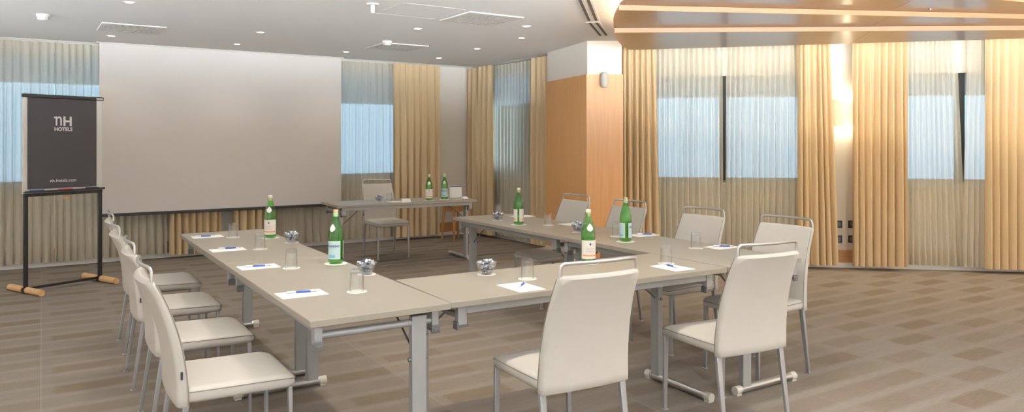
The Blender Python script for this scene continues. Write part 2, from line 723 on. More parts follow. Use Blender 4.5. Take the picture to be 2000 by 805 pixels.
glazed_wall('wall_left', far_l, l_end, [(3.0, 4.0)], 1.6, 2.2)  # small unseen window added to brighten the left part of the ceiling
glazed_wall('wall_rear', l_end, rear_r, [(.8, 3.6), (4.2, 7.0), (7.6, 10.4)])
slab_wall('wall_far_right', rear_r, r_end)
room = [far_l, l_end, rear_r, r_end, WR, WR + NR * .35, WS + DS * 2.3 + AW * .3, WS + AW * .3, WB + AW * (S_END + .3)]
big = [Vector((-11, -6, 0)), Vector((11, -6, 0)), Vector((11, 10.5, 0)), Vector((1.5, 13.0, 0)), Vector((-3, 13.0, 0)), Vector((-11, 8.5, 0))]
big = [far_l + BW * .3 - AW * .3, l_end - BW * .3 - AW * .3, rear_r + Vector((.3, -.3, 0)), r_end + NR * .35 + Vector((.3, 0, 0)),
       Vector((1.5, 9.4, 0)), Vector((1.3, 10.2, 0)), WS + AW * .4 + BW * .35, WB + BW * .3]
struct(MB().prism(big, -.12, 0).build('floor', 'carpet', smooth=0))
struct(MB().prism(big, ZC, ZC + .15).build('ceiling', 'ceiling_paint', smooth=0))

# baseboards: white plinth with a cherry band above it
for nm, M, s0, s1 in (('back', MBK, -3.3, S_END - .005), ('side', MSD, .03, 2.0), ('right', MRT, .02, 8.1)):
    o = struct(place(MB().box(s0, s1, -.035, 0, 0, .055).build('baseboard_' + nm, 'white_paint', bevel=.004), M))
    MB().box(s0, s1, -.018, 0, .055, .20).build('wood_band', 'cherry_band', o, smooth=0)

# floor joint strip in front of the speaker's table
q0, q1 = at(560, 536, 0), at(1140, 480, 0)
d = q1 - q0
o = struct(place(MB().box(0, d.length, -.018, .018, 0, .004).build('trim_1', 'floor_strip', bevel=.001), frame(q0, d)))
MB().box(0, d.length, -.030, -.019, 0, .003).build('metal_edge', 'brushed_metal', o)

# dark shadow-gap track above the curtains on each wall
for i, (M, s0, s1) in enumerate(((MBK, -3.3, S_END - .2), (MSD, .1, 1.95), (MRT, .1, 8.0))):
    struct(place(MB().box(s0, s1, -.19, -.13, ZC - .012, ZC - .0005).box(s0, s1, -.165, -.155, ZC - .02, ZC - .012).build('trim_%d' % (i + 2), 'fitting_beige', smooth=0), M))

# ------------------------------------------------------------------ curtains
def curtain(name, label, M, u0, u1, z0, folds, amp, m, y0=None, seed=1, group=None, shift0=(0, 0), shift1=(0, 0), hem=None, gather=.5):
    """pleated cloth hanging from ceiling track; shift0/1 = sideways move of each edge at (top, bottom)"""
    rnd = random.Random(seed)
    if y0 is None:
        y0 = -.09 if m == 'voile' else -.20
    org = M @ Vector((0, y0, 0))
    dr_ = M.to_3x3() @ Vector((1, 0, 0))
    s0, s1 = ray_s(u0, org, dr_), ray_s(u1, org, dr_)
    nx = max(24, int(folds * 14))
    ph = [rnd.uniform(-.9, .9) for _ in range(8)]
    am = [rnd.uniform(.55, 1.1) for _ in range(int(folds) + 3)]
    zs = [z0, z0 + .02, z0 + .12, z0 + .3, .6, .9, 1.2, 1.5, 1.8, 2.05, 2.25, 2.4, 2.5, ZC - .02]
    vs = []
    for z in zs:
        t = (z - z0) / (ZC - z0)
        for i in range(nx + 1):
            s = i / nx
            w = s + .035 / max(1, folds / 6) * (math.sin(5.1 * s + ph[0] + .5 * t) + .6 * math.sin(11.3 * s + ph[1] - .7 * t))
            fi = w * folds
            k = min(len(am) - 1, max(0, int(fi)))
            k2 = min(len(am) - 1, k + 1)
            a = am[k] + (am[k2] - am[k]) * (fi - int(fi) if fi > 0 else 0)
            g = amp * a * (gather + (1 - gather) * (1 - t) ** .5)
            p = 2 * PI * fi
            y = g * (math.sin(p) + .28 * math.sin(2 * p + ph[2] + t) + .12 * math.sin(3 * p + ph[3] + 1.5 * t))
            x = s0 + (s1 - s0) * s + (shift0[0] * t + shift0[1] * (1 - t)) * (1 - s) + (shift1[0] * t + shift1[1] * (1 - t)) * s
            x += .25 * g * math.cos(p)
            vs.append((x, y0 + y, z))
    n = nx + 1
    fs = [(r * n + i, r * n + i + 1, (r + 1) * n + i + 1, (r + 1) * n + i) for r in range(len(zs) - 1) for i in range(nx)]
    mb = MB().add(vs, fs)
    o = mb.build(name, m, smooth=180)
    place(o, M)
    tag(o, label, 'curtain', group)
    if hem:                                            # doubled hem along the bottom
        hv = []
        for r in (0, 1, 2):
            for i in range(n):
                x, y, z = vs[r * n + i]
                hv.append((x, y - .004, z + .001))
        MB().add(hv, [(r * n + i, r * n + i + 1, (r + 1) * n + i + 1, (r + 1) * n + i) for r in (0, 1) for i in range(nx)]).build('hem', m, o, smooth=180)
    return o


GS, GD = 'sheer curtains', 'tan drapes'
V, T = 'voile', 'tan_drape'
curtain('sheer_curtain', 'pale sheer curtain at left edge, left of the gap above the flip chart', MBK, -190, 106, .058, 17, .033, V, seed=3, hem=1)
curtain('sheer_curtain', 'pale sheer curtain beside the left edge of the projection screen, running behind it', MBK, 106, 326, .058, 15, .033, V, seed=4, hem=1)
curtain('drape', 'tan drape hanging behind the projection screen, its foot seen left of the left table', MBK, 330, 431, .05, 8, .05, T, seed=5)
curtain('drape', 'tan drape behind the screen, its foot seen left of the far green bottle', MBK, 455, 536, .05, 6, .05, T, seed=6)
curtain('sheer_curtain', 'sheer curtain at right edge of the projection screen, behind the small chair', MBK, 540, 771, .058, 17, .033, V, seed=7, hem=1)
curtain('drape', 'tan drape right of the blue window on the screen wall', MBK, 768, 858, .05, 7, .05, T, seed=8)
curtain('drape', 'tan drape just right of the room corner', MSD, 912, 966, .05, 6, .05, T, seed=9)
curtain('sheer_curtain', 'sheer curtain over the narrow window between corner and wood pillar', MSD, 960, 1038, .058, 13, .03, V, seed=10, hem=1)
curtain('drape', 'narrow tan drape touching the left side of the wood pillar', MSD, 1036, 1071, .05, 4, .045, T, seed=11)
curtain('drape', 'tan drape touching the right side of the wood pillar', MRT, 1214, 1284, .05, 6.5, .05, T, seed=12, shift1=(-.02, .03))
curtain('sheer_curtain', 'sheer curtain over left half of the wide window behind the right table', MRT, 1280, 1411, .058, 12, .035, V, seed=13, hem=1, shift1=(0, .015))
curtain('sheer_curtain', 'sheer curtain over right half of the wide window behind the right table', MRT, 1418, 1560, .058, 13, .035, V, seed=14, hem=1, shift0=(0, -.02))
curtain('drape', 'tan drape left of the lit wall lamp', MRT, 1557, 1630, .05, 6, .05, T, seed=15, shift1=(-.05, .03))
curtain('drape', 'tan drape right of the lit wall lamp', MRT, 1664, 1772, .05, 8, .05, T, seed=16)
curtain('sheer_curtain', 'sheer curtain left of the dark gap in the far right window', MRT, 1766, 1880, .058, 11, .024, V, seed=17, hem=1, y0=-.075, shift1=(-.07, .035))
curtain('sheer_curtain', 'narrow sheer curtain right of the dark gap in the far right window', MRT, 1883, 1934, .058, 5, .024, V, seed=18, hem=1, y0=-.135, shift0=(.03, -.03))
curtain('drape', 'wide tan drape at right edge of the view', MRT, 1925, 2090, .05, 11, .05, T, seed=19)

# ------------------------------------------------------------------ projection screen
sy = -.30
sx0, sx1 = ray_s(194, WB - BW * .30, AW), ray_s(666, WB - BW * .30, AW)
scr = tag(place(bpy.data.objects.new('projection_screen', None), MBK), 'large white pull-down projection screen with black bottom bar', 'projection screen')
C.objects.link(scr)
MB().box(sx0, sx1, sy - .001, sy + .001, .60, ZC - .01).build('screen_cloth', 'screen_cloth', scr, smooth=0)
MB().box(sx0 - .01, sx1 + .01, sy - .014, sy + .014, .565, .60).build('bottom_bar', 'black_metal', scr, bevel=.004)
MB().box(sx0 - .03, sx1 + .03, sy - .02, sy + .05, ZC - .014, ZC - .001).build('ceiling_slot', 'fitting_beige', scr, smooth=0)

# ------------------------------------------------------------------ wood canopy
can = thing('ceiling_canopy', 'stepped cherry wood ceiling canopy with rounded left end, upper right', 'ceiling canopy', (0, 0, 0))
lo_wall = [(1.213, 7.62), (1.33, 7.59), (4.65, 6.78), (6.6, 6.35)]


def split(poly, xs):
    """cut a plan polygon by a line of nearly constant x (xs(y)) into left and right"""
    def f(p):
        return p[0] - xs(p[1])
    L_, R_ = [], []
    n = len(poly)
    for i in range(n):
        p, q = poly[i], poly[(i + 1) % n]
        a, b = f(p), f(q)
        (L_ if a < 0 else R_).append(p)
        if a * b < 0:
            t = a / (a - b)
            c = (p[0] + (q[0] - p[0]) * t, p[1] + (q[1] - p[1]) * t)
            L_.append((c[0] - .0015, c[1]))
            R_.append((c[0] + .0015, c[1]))
    return L_, R_


seam = lambda y: 2.83 + max(0, (y - 5.3)) * .22
planks = [
    (2.380, [(.883, 6.42), (.905, 6.58), (.949, 6.80), (1.07, 7.26), (1.14, 7.47), (1.213, 7.62), (1.33, 7.60), (4.65, 6.78), (6.5, 6.33), (6.5, 6.18)]),
    (2.420, [(.796, 5.548), (.806, 5.80), (.830, 6.10), (.875, 6.40), (.905, 6.58), (6.5, 6.30), (6.5, 6.23)]),
    (2.460, [(.98, 4.50), (.90, 4.90), (.850, 5.30), (.825, 5.60), (.82, 5.68), (3.8, 6.05), (6.0, 6.33), (6.0, 6.22), (3.6, 5.40)]),
]
edges = [((.883, 6.42), (6.5, 6.18)), ((.796, 5.548), (6.5, 6.23)), ((.98, 4.50), (6.0, 6.22))]
for (z, poly), (e0, e1) in zip(planks, edges):
    for part in split(poly, seam):
        MB().prism(part, z, z + .038).build('panel', 'canopy_wood', can, smooth=0)
    e0, e1 = Vector((*e0, 0)), Vector((*e1, 0))
    dd = e1 - e0
    MB().box(0, dd.length, -.006, .0005, z + .0005, z + .0385, frame(e0, dd)).build('edge_strip', 'canopy_edge', can, smooth=0)
for (x, y) in ((1.6, 6.9), (3.6, 6.5), (5.4, 6.4), (1.5, 5.9), (3.4, 6.0), (1.6, 5.25), (3.2, 5.7)):
    MB().lathe([(.012, 2.45), (.012, ZC)], 8, x, y).build('hanger', 'dark_steel', can)
cove = MB()
cove.tube([(1.05, 5.2, 2.545), (1.02, 5.8, 2.545), (1.08, 6.4, 2.545), (1.3, 7.2, 2.545)], .014, 8)
cove.build('cove_light', 'cove_glow', can)
MB().tube([(1.6, 7.35, 2.54), (4.6, 6.62, 2.54), (6.3, 6.25, 2.54)], .012, 8).build('cove_light', 'cove_glow', can)

# ------------------------------------------------------------------ ceiling fittings
def add_light(name, kind, loc, energy, col, parent=None, **kw):
    l = bpy.data.lights.new(name, kind)
    l.energy = energy
    l.color = col
    for k, v in kw.items():
        setattr(l, k, v)
    o = bpy.data.objects.new(name, l)
    C.objects.link(o)
    o.location = loc
    if parent:
        o.parent = parent
    return o


WARM = (1, .90, .77)
dl = thing('downlight', 'recessed round ceiling downlight', 'ceiling light', (0, 0, ZC), 0, 'ceiling downlights')
MB().lathe([(.052, -.0005), (.052, -.004), (.040, -.006), (.034, -.003), (.034, -.0005)], 20).build('ring', 'white_paint', dl)
MB().lathe([(.033, -.0025), (.033, -.0045)], 20).build('lens', 'lamp_glow', dl)
lamp = add_light('lamp', 'SPOT', (0, 0, -.03), 14, WARM, dl, spot_size=deg(125), spot_blend=.9, shadow_soft_size=.05)
table_spot = lamp.data.copy()
table_spot.energy = 50
table_spot.spot_size = deg(110)
table_spot.spot_blend = .7
table_spot.shadow_soft_size = .04
washer = lamp.data.copy()
washer.energy = 37
washer.color = (1, .84, .60)
vis = [((218, 70), 'downlight nearest the top left corner of the projection screen'),
       ((463, 86), 'downlight just above the top edge of the screen, left of centre'),
       ((509, 63), 'downlight in front of the middle of the screen'),
       ((676, 101), 'downlight above the upper right corner of the screen'),
       ((815, 56), 'downlight between the square vent by the screen and the larger speckled vent'),
       ((857, 113), 'downlight closest to the room corner'),
       ((932, 95), 'downlight above the curtains of the side window'),
       ((1028, 51), 'downlight just right of the larger speckled vent'),
       ((1019, 74), 'downlight right of the room corner, below another downlight'),
       ((985, -3), 'downlight cut by the top edge of view above the larger vent'),
       ((252, 4), 'downlight at the top edge of view above the left vent')]
placed = []
for i, ((u, v), lab) in enumerate(vis):
    y = (ZC - H) * F / (V0 - v)
    p = Vector(((u - 1000) / F * y, y, ZC))
    placed.append(p)
    lab = 'recessed ' + lab
    if i == 0:
        dl.location = p
        dl['label'] = lab
    else:
        dup(dl, p, 0, lab)
def strong(o):
    for c in list(C.objects):
        if c.parent == o and c.type == 'LIGHT':
            c.data = table_spot


# the same grid carried on over the part of the ceiling that is out of view
g0 = Vector((-.97, 7.64, ZC))


def inside(p):
    return (p - far_l).dot(AW) > .6 and p.y > l_end.y + .6 and p.x < r_end.x - .6


for j in range(-1, 7):
    for i in range(-5, 8):
        p = g0 + A * 1.33 * i - B * 1.9 * j
        p.z = ZC
        vv = V0 - (ZC - H) * F / p.y if p.y > .3 else -999
        if vv > -25 or not inside(p) or p.y > 6.3:
            continue
        if (p.x > .5 and 4.44 < p.y < 8):
            continue
        placed.append(p)
        o = dup(dl, p, 0, 'recessed ceiling downlight outside the view')
        if -1.7 < p.x < 2.6 and 2.2 < p.y < 6.6:
            strong(o)

# wall washers between the canopy and the window wall, hidden from view by the canopy
for k in range(6):
    p = WR + DR * (.75 + .95 * k) - NR * 1.05
    p.z = ZC
    o = dup(dl, p, 0, 'recessed ceiling downlight between canopy and windows, hidden from view')
    lo = [c for c in C.objects if c.parent == o and c.type == 'LIGHT'][0]
    lo.data = washer

# square swirl vents
vent = thing('swirl_vent', '', 'ceiling vent', (0, 0, ZC), WA, 'square ceiling vents')
MB().box(-.29, .29, -.29, .29, -.012, -.0005).build('plate', 'vent_white', vent, bevel=.004)
sl0 = None
for ring_, n in ((.085, 8), (.14, 13), (.195, 18), (.245, 22)):
    for k in range(n):
        a = 2 * PI * (k + .5 * (n % 2)) / n
        if sl0 is None:
            sl = sl0 = MB().box(-.020, .020, -.007, .007, -.0135, -.0122).build('slot', 'vent_dark', vent, smooth=0)
        else:
            sl = sl0.copy()
            C.objects.link(sl)
        sl.location = (ring_ * math.cos(a), ring_ * math.sin(a), 0)
        sl.rotation_euler = (0, 0, a + .5)
vp = [((257, 55), 'square swirl vent in the ceiling left of the projection screen'),
      ((775, 91), 'square swirl vent in the ceiling near the smoke detector'),
      ((940, 36), 'square swirl vent in the ceiling nearest the wood canopy')]
for i, ((u, v), lab) in enumerate(vp):
    y = (ZC - H) * F / (V0 - v)
    p = Vector(((u - 1000) / F * y, y, ZC))
    if i == 0:
        vent.location = p
        vent['label'] = lab
    else:
        dup(vent, p, WA, lab)
# smoke detectors
sd = thing('smoke_detector', '', 'smoke detector', (0, 0, ZC))
MB().lathe([(.055, -.0005), (.055, -.014), (.048, -.02)], 20).build('base', 'vent_white', sd)
MB().lathe([(.046, -.02), (.044, -.045), (.030, -.055), (.001, -.056)], 20).build('head', 'white_paint', sd)
sg = MB()
for k in range(12):
    a = 2 * PI * k / 12
    sg.box(.043, .0475, -.006, .006, -.042, -.026, Matrix.Rotation(a, 4, 'Z'))
sg.build('grille', 'vent_dark', sd, smooth=0)
for i, ((u, v), lab) in enumerate((((84, 28), 'white smoke detector on the ceiling at far left'), ((756, 80), 'white smoke detector beside the vent near the screen'))):
    y = (ZC - H) * F / (V0 - v)
    p = Vector(((u - 1000) / F * y, y, ZC))
    if i == 0:
        sd.location = p
        sd['label'] = lab
    else:
        dup(sd, p, 0, lab)
# cylinder projector mount
y = (ZC - H) * F / (V0 - 7)
cm = thing('ceiling_mount', 'white stub pole hanging from the ceiling at top centre', 'ceiling mount', ((728 - 1000) / F * y, y, ZC))
MB().lathe([(.05, -.0005), (.05, -.012)], 20).build('flange', 'white_paint', cm)
MB().lathe([(.016, -.012), (.016, -.075), (.012, -.08)], 16).build('stub', 'white_paint', cm)
# access hatch, a flush frame
y = (ZC - H) * F / (V0 - 22)
hm = MB()
for a in (0, 1, 2, 3):
    hm.box(-.3, .3, -.3, -.295, -.0016, -.0005, Matrix.Rotation(a * PI / 2, 4, 'Z'))
ah = hm.build('access_hatch', 'ceiling_paint', smooth=0)
ah.location = ((820 - 1000) / F * y, y, ZC)
ah.rotation_euler = (0, 0, WA)
tag(ah, 'flush square access hatch in the ceiling between the vents', 'hatch')
# slot diffusers left of the canopy
def cpt(u, v):
    y = (ZC - H) * F / (V0 - v)
    return Vector(((u - 1000) / F * y, y, 0))


for (a, b, lab) in ((cpt(1136, -12), cpt(1158, 40), 'double slot air diffuser in the ceiling nearer the camera'), (cpt(1158, 43), cpt(1179, 69), 'double slot air diffuser in the ceiling nearer the pillar')):
    dd = b - a
    o = tag(place(bpy.data.objects.new('slot_diffuser', None), frame(a, dd)), lab, 'air vent')
    C.objects.link(o)
    MB().box(0, dd.length, -.065, .065, ZC - .004, ZC - .0005).build('plate', 'white_paint', o, smooth=0)
    for s_ in (-.033, .033):
        MB().box(.01, dd.length - .01, s_ - .013, s_ + .013, ZC - .0055, ZC - .0041).build('slot', 'slot_dark', o, smooth=0)

# ------------------------------------------------------------------ wall fittings
# lit half-round sconce between the drapes
sc_s = rs_(1652)
scp = WR + DR * sc_s
sco = thing('wall_lamp', 'lit white half-round wall lamp between two tan drapes', 'wall lamp', (scp.x, scp.y, 1.62), math.atan2(DR.y, DR.x))
arc = []
for k in range(13):
    a = PI * k / 12
    arc.append((.17 * math.cos(a), -.10 * math.sin(a)))
sh = MB()
for r, (z, sc) in enumerate(((0, .92), (.07, 1.0), (.15, 1.02), (.23, 1.0), (.30, .92))):
    pass
zr = ((0, .90), (.07, 1.0), (.15, 1.03), (.23, 1.0), (.30, .90))
vs = [(x * sc, y_ * sc - .004, z) for z, sc in zr for x, y_ in arc] + [(x * sc * .96, y_ * sc * .94 - .004, z) for z, sc in zr for x, y_ in arc]
n = len(arc)
m5 = len(zr)
fs = []
for o2, in ((0,), (m5 * n,)):
    fs += [(o2 + r * n + i, o2 + r * n + i + 1, o2 + (r + 1) * n + i + 1, o2 + (r + 1) * n + i) for r in range(m5 - 1) for i in range(n - 1)]
for r in (0, m5 - 1):
    fs += [(r * n + i, r * n + i + 1, m5 * n + r * n + i + 1, m5 * n + r * n + i) for i in range(n - 1)]
MB().add(vs, fs).build('shade', 'shade_glass', sco, smooth=60)
MB().box(-.12, .12, -.012, -.0005, .05, .25).build('back_plate', 'white_paint', sco, bevel=.003)
MB().tube([(-.05, -.05, .15), (.05, -.05, .15)], .018, 10).build('bulb', 'sconce_glow', sco)
add_light('lamp_up', 'POINT', (0, -.05, .28), 3.2, (1, .87, .62), sco, shadow_soft_size=.03)
add_light('lamp_down', 'POINT', (0, -.05, .02), 3.2, (1, .87, .62), sco, shadow_soft_size=.03)

for (u, v, lab) in ((1637, 438, 'black wall socket, upper left of the four under the wall lamp'), (1664, 438, 'black wall socket, upper right of the four under the wall lamp'),
                    (1637, 467, 'black wall socket, lower left of the four under the wall lamp'), (1664, 467, 'black wall socket, lower right of the four under the wall lamp')):
    p = WR + DR * rs_(u)
    z = H - (v - V0) / F * p.y
    so = thing('wall_socket', lab, 'wall socket', (p.x, p.y, z), math.atan2(DR.y, DR.x), 'black wall sockets')
    MB().box(-.042, .042, -.010, -.0005, -.042, .042).build('plate', 'black_plastic', so, bevel=.003)
    ins = MB().box(-.026, .026, -.013, -.0101, -.026, .026)
    ins.build('insert', 'dark_steel', so, bevel=.002)

# rounded fitting on the pillar
p = PIL[1] + (PIL[2] - PIL[1]) * ((1178 - 1147) / (1213 - 1147.))
sp_ = thing('wall_speaker', 'small rounded beige fitting high on the wood pillar', 'wall fitting', (p.x, p.y - .018, H + (277 - 157) / F * 8.55))
rr = []
for z, r in ((-.09, .012), (-.082, .03), (-.06, .042), (0, .046), (.06, .042), (.082, .03), (.09, .012)):
    rr.append([(r * math.cos(2 * PI * k / 16), -.06 + r * 1.0 * math.sin(2 * PI * k / 16), z) for k in range(16)])
MB().rings(rr).build('housing', 'fitting_beige', sp_, smooth=60)
MB().box(-.012, .012, -.03, -.0005, -.03, .03).build('bracket', 'vent_dark', sp_, bevel=.003)

# ------------------------------------------------------------------ chairs
def back_y(t):
    return -.205 - .004 * t - .105 * t ** 2.3


ch = thing('conference_chair', '', 'chair', (0, 0, 0), 0, 'cream conference chairs')
# seat
sr = []
W_, D_ = .445, .455
for z, sh_ in ((.402, .018), (.406, .006), (.418, 0), (.438, 0), (.452, .003), (.460, .012), (.464, .03), (.467, .07), (.469, .13), (.470, .19)):
    ring_ = rrect(W_ - 2 * sh_, D_ - 2 * sh_, max(.012, .045 - sh_ * .3), 5)
    out = []
    for x, y_, _ in ring_:
        dz = -.022 * max(0, (y_ - .08) / .15) ** 2 if z > .43 else -.006 * max(0, (y_ - .08) / .15) ** 2
        out.append((x, y_ + .005, z + dz))
    sr.append(out)
MB().rings(sr).build('seat', 'leather', ch, smooth=50)
pr = []
for x, y_, _ in rrect(W_ - .001, D_ - .001, .045, 8):
    pr.append((x, y_ + .005, .4485 - .018 * max(0, (y_ - .08) / .15) ** 2))
MB().tube(pr, .0022, 6, closed=True).build('seat_piping', 'piping', ch)
# backrest
br = []
NT = 16
for i in range(-2, NT + 3):
    t = min(1, max(0, i / NT))
    e = 0
    if i < 0:
        e = -i
    if i > NT:
        e = i - NT
    z = .398 + (.885 - .398) * t
    if i < 0:
        z -= (.006, .009)[e - 1]
    if i > NT:
        z += (.010, .014)[e - 1]
    shr = (0, .008, .02)[e]
    w = (.452 - .045 * t ** 1.3) - 2 * shr * .6
    th = (.046 - .012 * t) - 2 * shr * .75
    th = max(th, .008)
    ring_ = []
    for x, y_, _ in rrect(w, th, min(.017, th * .48), 4):
        bow = (.010 + .016 * t) * (1 - (2 * x / w) ** 2)
        ring_.append((x, back_y(t) - .012 + y_ - bow, z))
    # densify the long sides so the bow reads as a curve
    dense = []
    for k in range(len(ring_)):
        a, b = Vector(ring_[k]), Vector(ring_[(k + 1) % len(ring_)])
        dense.append(a)
        if abs(a.x - b.x) > w * .5:
            for q in range(1, 8):
                c = a.lerp(b, q / 8)
                bow = (.010 + .016 * t) * (1 - (2 * c.x / w) ** 2)
                ye = (.010 + .016 * t) * (1 - (2 * a.x / w) ** 2)
                c.y = c.y - bow + ye
                dense.append(c)
    br.append(dense)
MB().rings(br).build('backrest', 'leather', ch, smooth=55)
for sx in (-1, 1):                                     # welt along each side of the back
    pts = []
    for i in range(0, NT + 1):
        t = i / NT
        w = .452 - .045 * t ** 1.3
        pts.append((sx * (w / 2 - .004), back_y(t) - .012 + (.046 - .012 * t) / 2 - .003, .40 + (.885 - .40) * t))
    MB().tube(pts, .002, 6).build('back_welt', 'piping', ch)
MB().box(.222, .2275, -.228, -.220, .505, .535).build('side_tag', 'label_black', ch)
# grab rail above the back
wt = .386
pts = []
yt = back_y(1) - .014


def rail(x):
    return yt - .026 * (1 - (2 * x / wt) ** 2)


pts += [(-wt / 2, yt, .880), (-wt / 2, yt, .915), (-wt / 2 + .002, yt, .932), (-wt / 2 + .008, rail(-wt / 2 + .008), .942), (-wt / 2 + .02, rail(-wt / 2 + .02), .947)]
for k in range(1, 12):
    x = -wt / 2 + .02 + (wt - .04) * k / 12
    pts.append((x, rail(x), .948))
pts += [(wt / 2 - .02, rail(wt / 2 - .02), .947), (wt / 2 - .008, rail(wt / 2 - .008), .942), (wt / 2 - .002, yt, .932), (wt / 2, yt, .915), (wt / 2, yt, .880)]
MB().tube(pts, .0085, 10, flat=.0065).build('grab_rail', 'brushed_metal', ch, smooth=60)
# legs
for sx in (-1, 1):
    g = MB().bar((sx * .198, .205, .402), (sx * .203, .208, .006), .030, .018, .022, .014).build('leg', 'leg_metal', ch, bevel=.003)
    MB().box(sx * .203 - .016, sx * .203 + .016, .208 - .014, .208 + .014, 0, .006).build('foot_pad', 'brushed_metal', g, bevel=.002)
    g = MB().bar((sx * .205, -.205, .402), (sx * .210, -.262, .006), .030, .022, .022, .014).build('leg', 'leg_metal', ch, bevel=.003)
    MB().box(sx * .210 - .016, sx * .210 + .016, -.262 - .014, -.262 + .014, 0, .006).build('foot_pad', 'brushed_metal', g, bevel=.002)
fr = MB().box(-.17, .17, .150, .166, .388, .404).box(-.17, .17, -.166, -.150, .388, .404).box(-.17, -.154, -.15, .15, .388, .404).box(.154, .17, -.15, .15, .388, .404)
fr.build('seat_frame', 'leg_metal', ch, bevel=.002)
chairs = []


def put_chair(p, ang, label, group):
    if not chairs:
        o = ch
        o.location = p
        o.rotation_euler = (0, 0, ang)
        o['label'] = label
        o['group'] = group
    else:
        o = dup(ch, p, ang, label, group)
    chairs.append(o)


def fix(p):
    return Vector((p.x, p.y, 0))


# left row: from the near front corner of each seat (chair faces A, so that corner is at local +.2225, +.232)
lab = ['cream chair nearest the camera in the row left of the left table', 'second cream chair from the camera in the row left of the left table',
       'third cream chair from the camera in the row left of the left table', 'farthest cream chair in the row left of the left table']
for (u, v), l in zip(((577, 738), (496, 655), (433, 597), (394, 553)), lab):
    c = fix(at(u, v, .435)) - A * .225 + B * .213
    put_chair(c, TA - PI / 2, l, 'chairs along the left table')
# front: from the rear bottom corner of the back, left one (chair faces B)
for (u0, v0, u1, v1), l in zip(((1060, 771, 1226, 739), (1405, 697, 1536, 675)), ('left of the two cream chairs backing the camera at the front table', 'right of the two cream chairs backing the camera at the front table')):
    p, q = fix(at(u0, v0, .40)), fix(at(u1, v1, .40))
    dd = (q - p).normalized()
    c = (p + q) / 2 + Vector((-dd.y, dd.x, 0)) * .235
    put_chair(c, math.atan2(dd.y, dd.x), l, 'chairs at the front table')
lab = ['cream chair at the near end of the right table, window side', 'second nearest cream chair on the window side of the right table',
       'third cream chair from the near end, window side of the right table', 'farthest cream chair on the window side of the right table, before the wood pillar']
for (u, v), l in zip(((1582, 430), (1410, 412), (1257, 396), (1147, 384)), lab):
    c = fix(at(u, v, .948)) + B * .19 - A * .305
    put_chair(c, TA + PI / 2 + deg(1), l, 'chairs along the right table')
fl4 = [at(735, 510, 0), at(800, 504, 0), at(712, 500, 0), at(775, 492, 0)]
put_chair(fix(sum(fl4, Vector()) / 4) + B * .0, TA + PI, "cream chair behind the speaker's table near the projection screen", "chair at the speaker's table")

# ------------------------------------------------------------------ tables
TW, TL, TH, FL = .62, .0, .74, 1.0


def make_table(L, W, side, label, loc, ang, post=None, off=(.15, .15), group='folding conference tables'):
    """x along the length, y across; the two posts stand off-centre towards side * y"""
    t = thing('conference_table', label, 'table', loc, ang, group)
    top = MB().box(-L / 2, L / 2, -W / 2, W / 2, .712, .74).build('tabletop', 'laminate', t, bevel=.0025)
    for s in (-1, 1):
        MB().box(-L / 2 + .09, L / 2 - .09, s * (W / 2 - .05) - .011, s * (W / 2 - .05) + .011, .672, .712).build('rail', 'grey_steel', t, bevel=.002)
    for k, e in enumerate((-1, 1)):
        ins = .075 if post is None else post[k]
        x = e * (L / 2 - ins)
        MB().tube([(x, -W / 2 + .045, .660), (x, W / 2 - .045, .660)], .0155, 14).build('crossbar', 'grey_steel', t, smooth=60)
        for s in (-1, 1):
            y_ = s * (W / 2 - .05)
            b = MB().box(x - .022, x + .022, y_ - .016, y_ + .016, .625, .712)
            b.box(x - .028, x - e * .05 if e > 0 else x + .028 + .022, y_ - .011, y_ + .011, .672, .712) if False else None
            br_ = b.build('bracket', 'grey_steel', t, bevel=.002)
            MB().box(x - .034, x + .034, y_ - .013, y_ + .013, .612, .626).box(x - .030, x - .020, y_ - .02, y_ + .02, .605, .640).build('clip', 'dark_steel', br_, bevel=.002)
        yp = side * off[k]
        MB().box(x - .018, x + .018, yp - .034, yp + .034, .036, .69).build('post', 'grey_steel', t, bevel=.003)
        y0, y1 = yp + side * .085, yp - side * .44
        ft = MB().tube([(x, min(y0, y1) + .04, .028), (x, max(y0, y1) - .04, .028)], .022, 14).build('foot', 'brushed_metal', t, smooth=60)
        for yy in (min(y0, y1), max(y0, y1) - .042):
            cp = MB().tube([(x, yy, .027), (x, yy + .042, .027)], .0245, 14).box(x - .018, x + .018, yy + .003, yy + .039, 0, .012)
            cp.build('end_cap', 'cap_grey', ft, smooth=50)
        st = MB().tube([(x - e * .012, yp, .50), (x - e * .27, yp - side * .02, .706)], .005, 8).build('strut', 'dark_steel', t, smooth=60)
        MB().tube([(x - e * .0, yp - side * .045, .50), (x, yp + side * .045, .50)], .008, 8).box(x - e * .27 - .03, x - e * .27 + .03, yp - side * .02 - .012, yp - side * .02 + .012, .700, .712).build('pivot', 'dark_steel', st)
    return t


L0 = fix(at(606, 628, TH))
LF = fix(at(351, 457, TH))
LL = (LF - L0).length / 2
DL = (LF - L0).normalized()
aL = math.atan2(DL.y, DL.x)
WL = .618
rightL = Vector((DL.y, -DL.x, 0))
c = L0 + DL * LL / 2 + rightL * WL / 2
make_table(LL - .003, WL, -1, 'nearer table of the left row, its end towards the camera', c, aL, post=(.075, .165), off=(.185, .15))
make_table(LL - .003, WL, -1, 'farther table of the left row, towards the projection screen', c + DL * LL, aL, post=(.06, .16))
F0 = fix(at(879.5, 591, TH)) + A * .002
F1 = fix(at(1423, 522.5, TH))
DF = (F1 - F0).normalized()
LFt = (F1 - F0).length
aF = math.atan2(DF.y, DF.x)
BF = Vector((-DF.y, DF.x, 0))
WF = .62
LFt -= .010
make_table(LFt - .003, WF, 1, 'front table joining the left and right rows, with two chairs backing the camera', F0 + DF * LFt / 2 + BF * WF / 2, aF, post=(.075, .10))
R0 = F1 + DF * .006
RF = fix(at(885, 424, TH))
LR = (RF - R0).length / 2
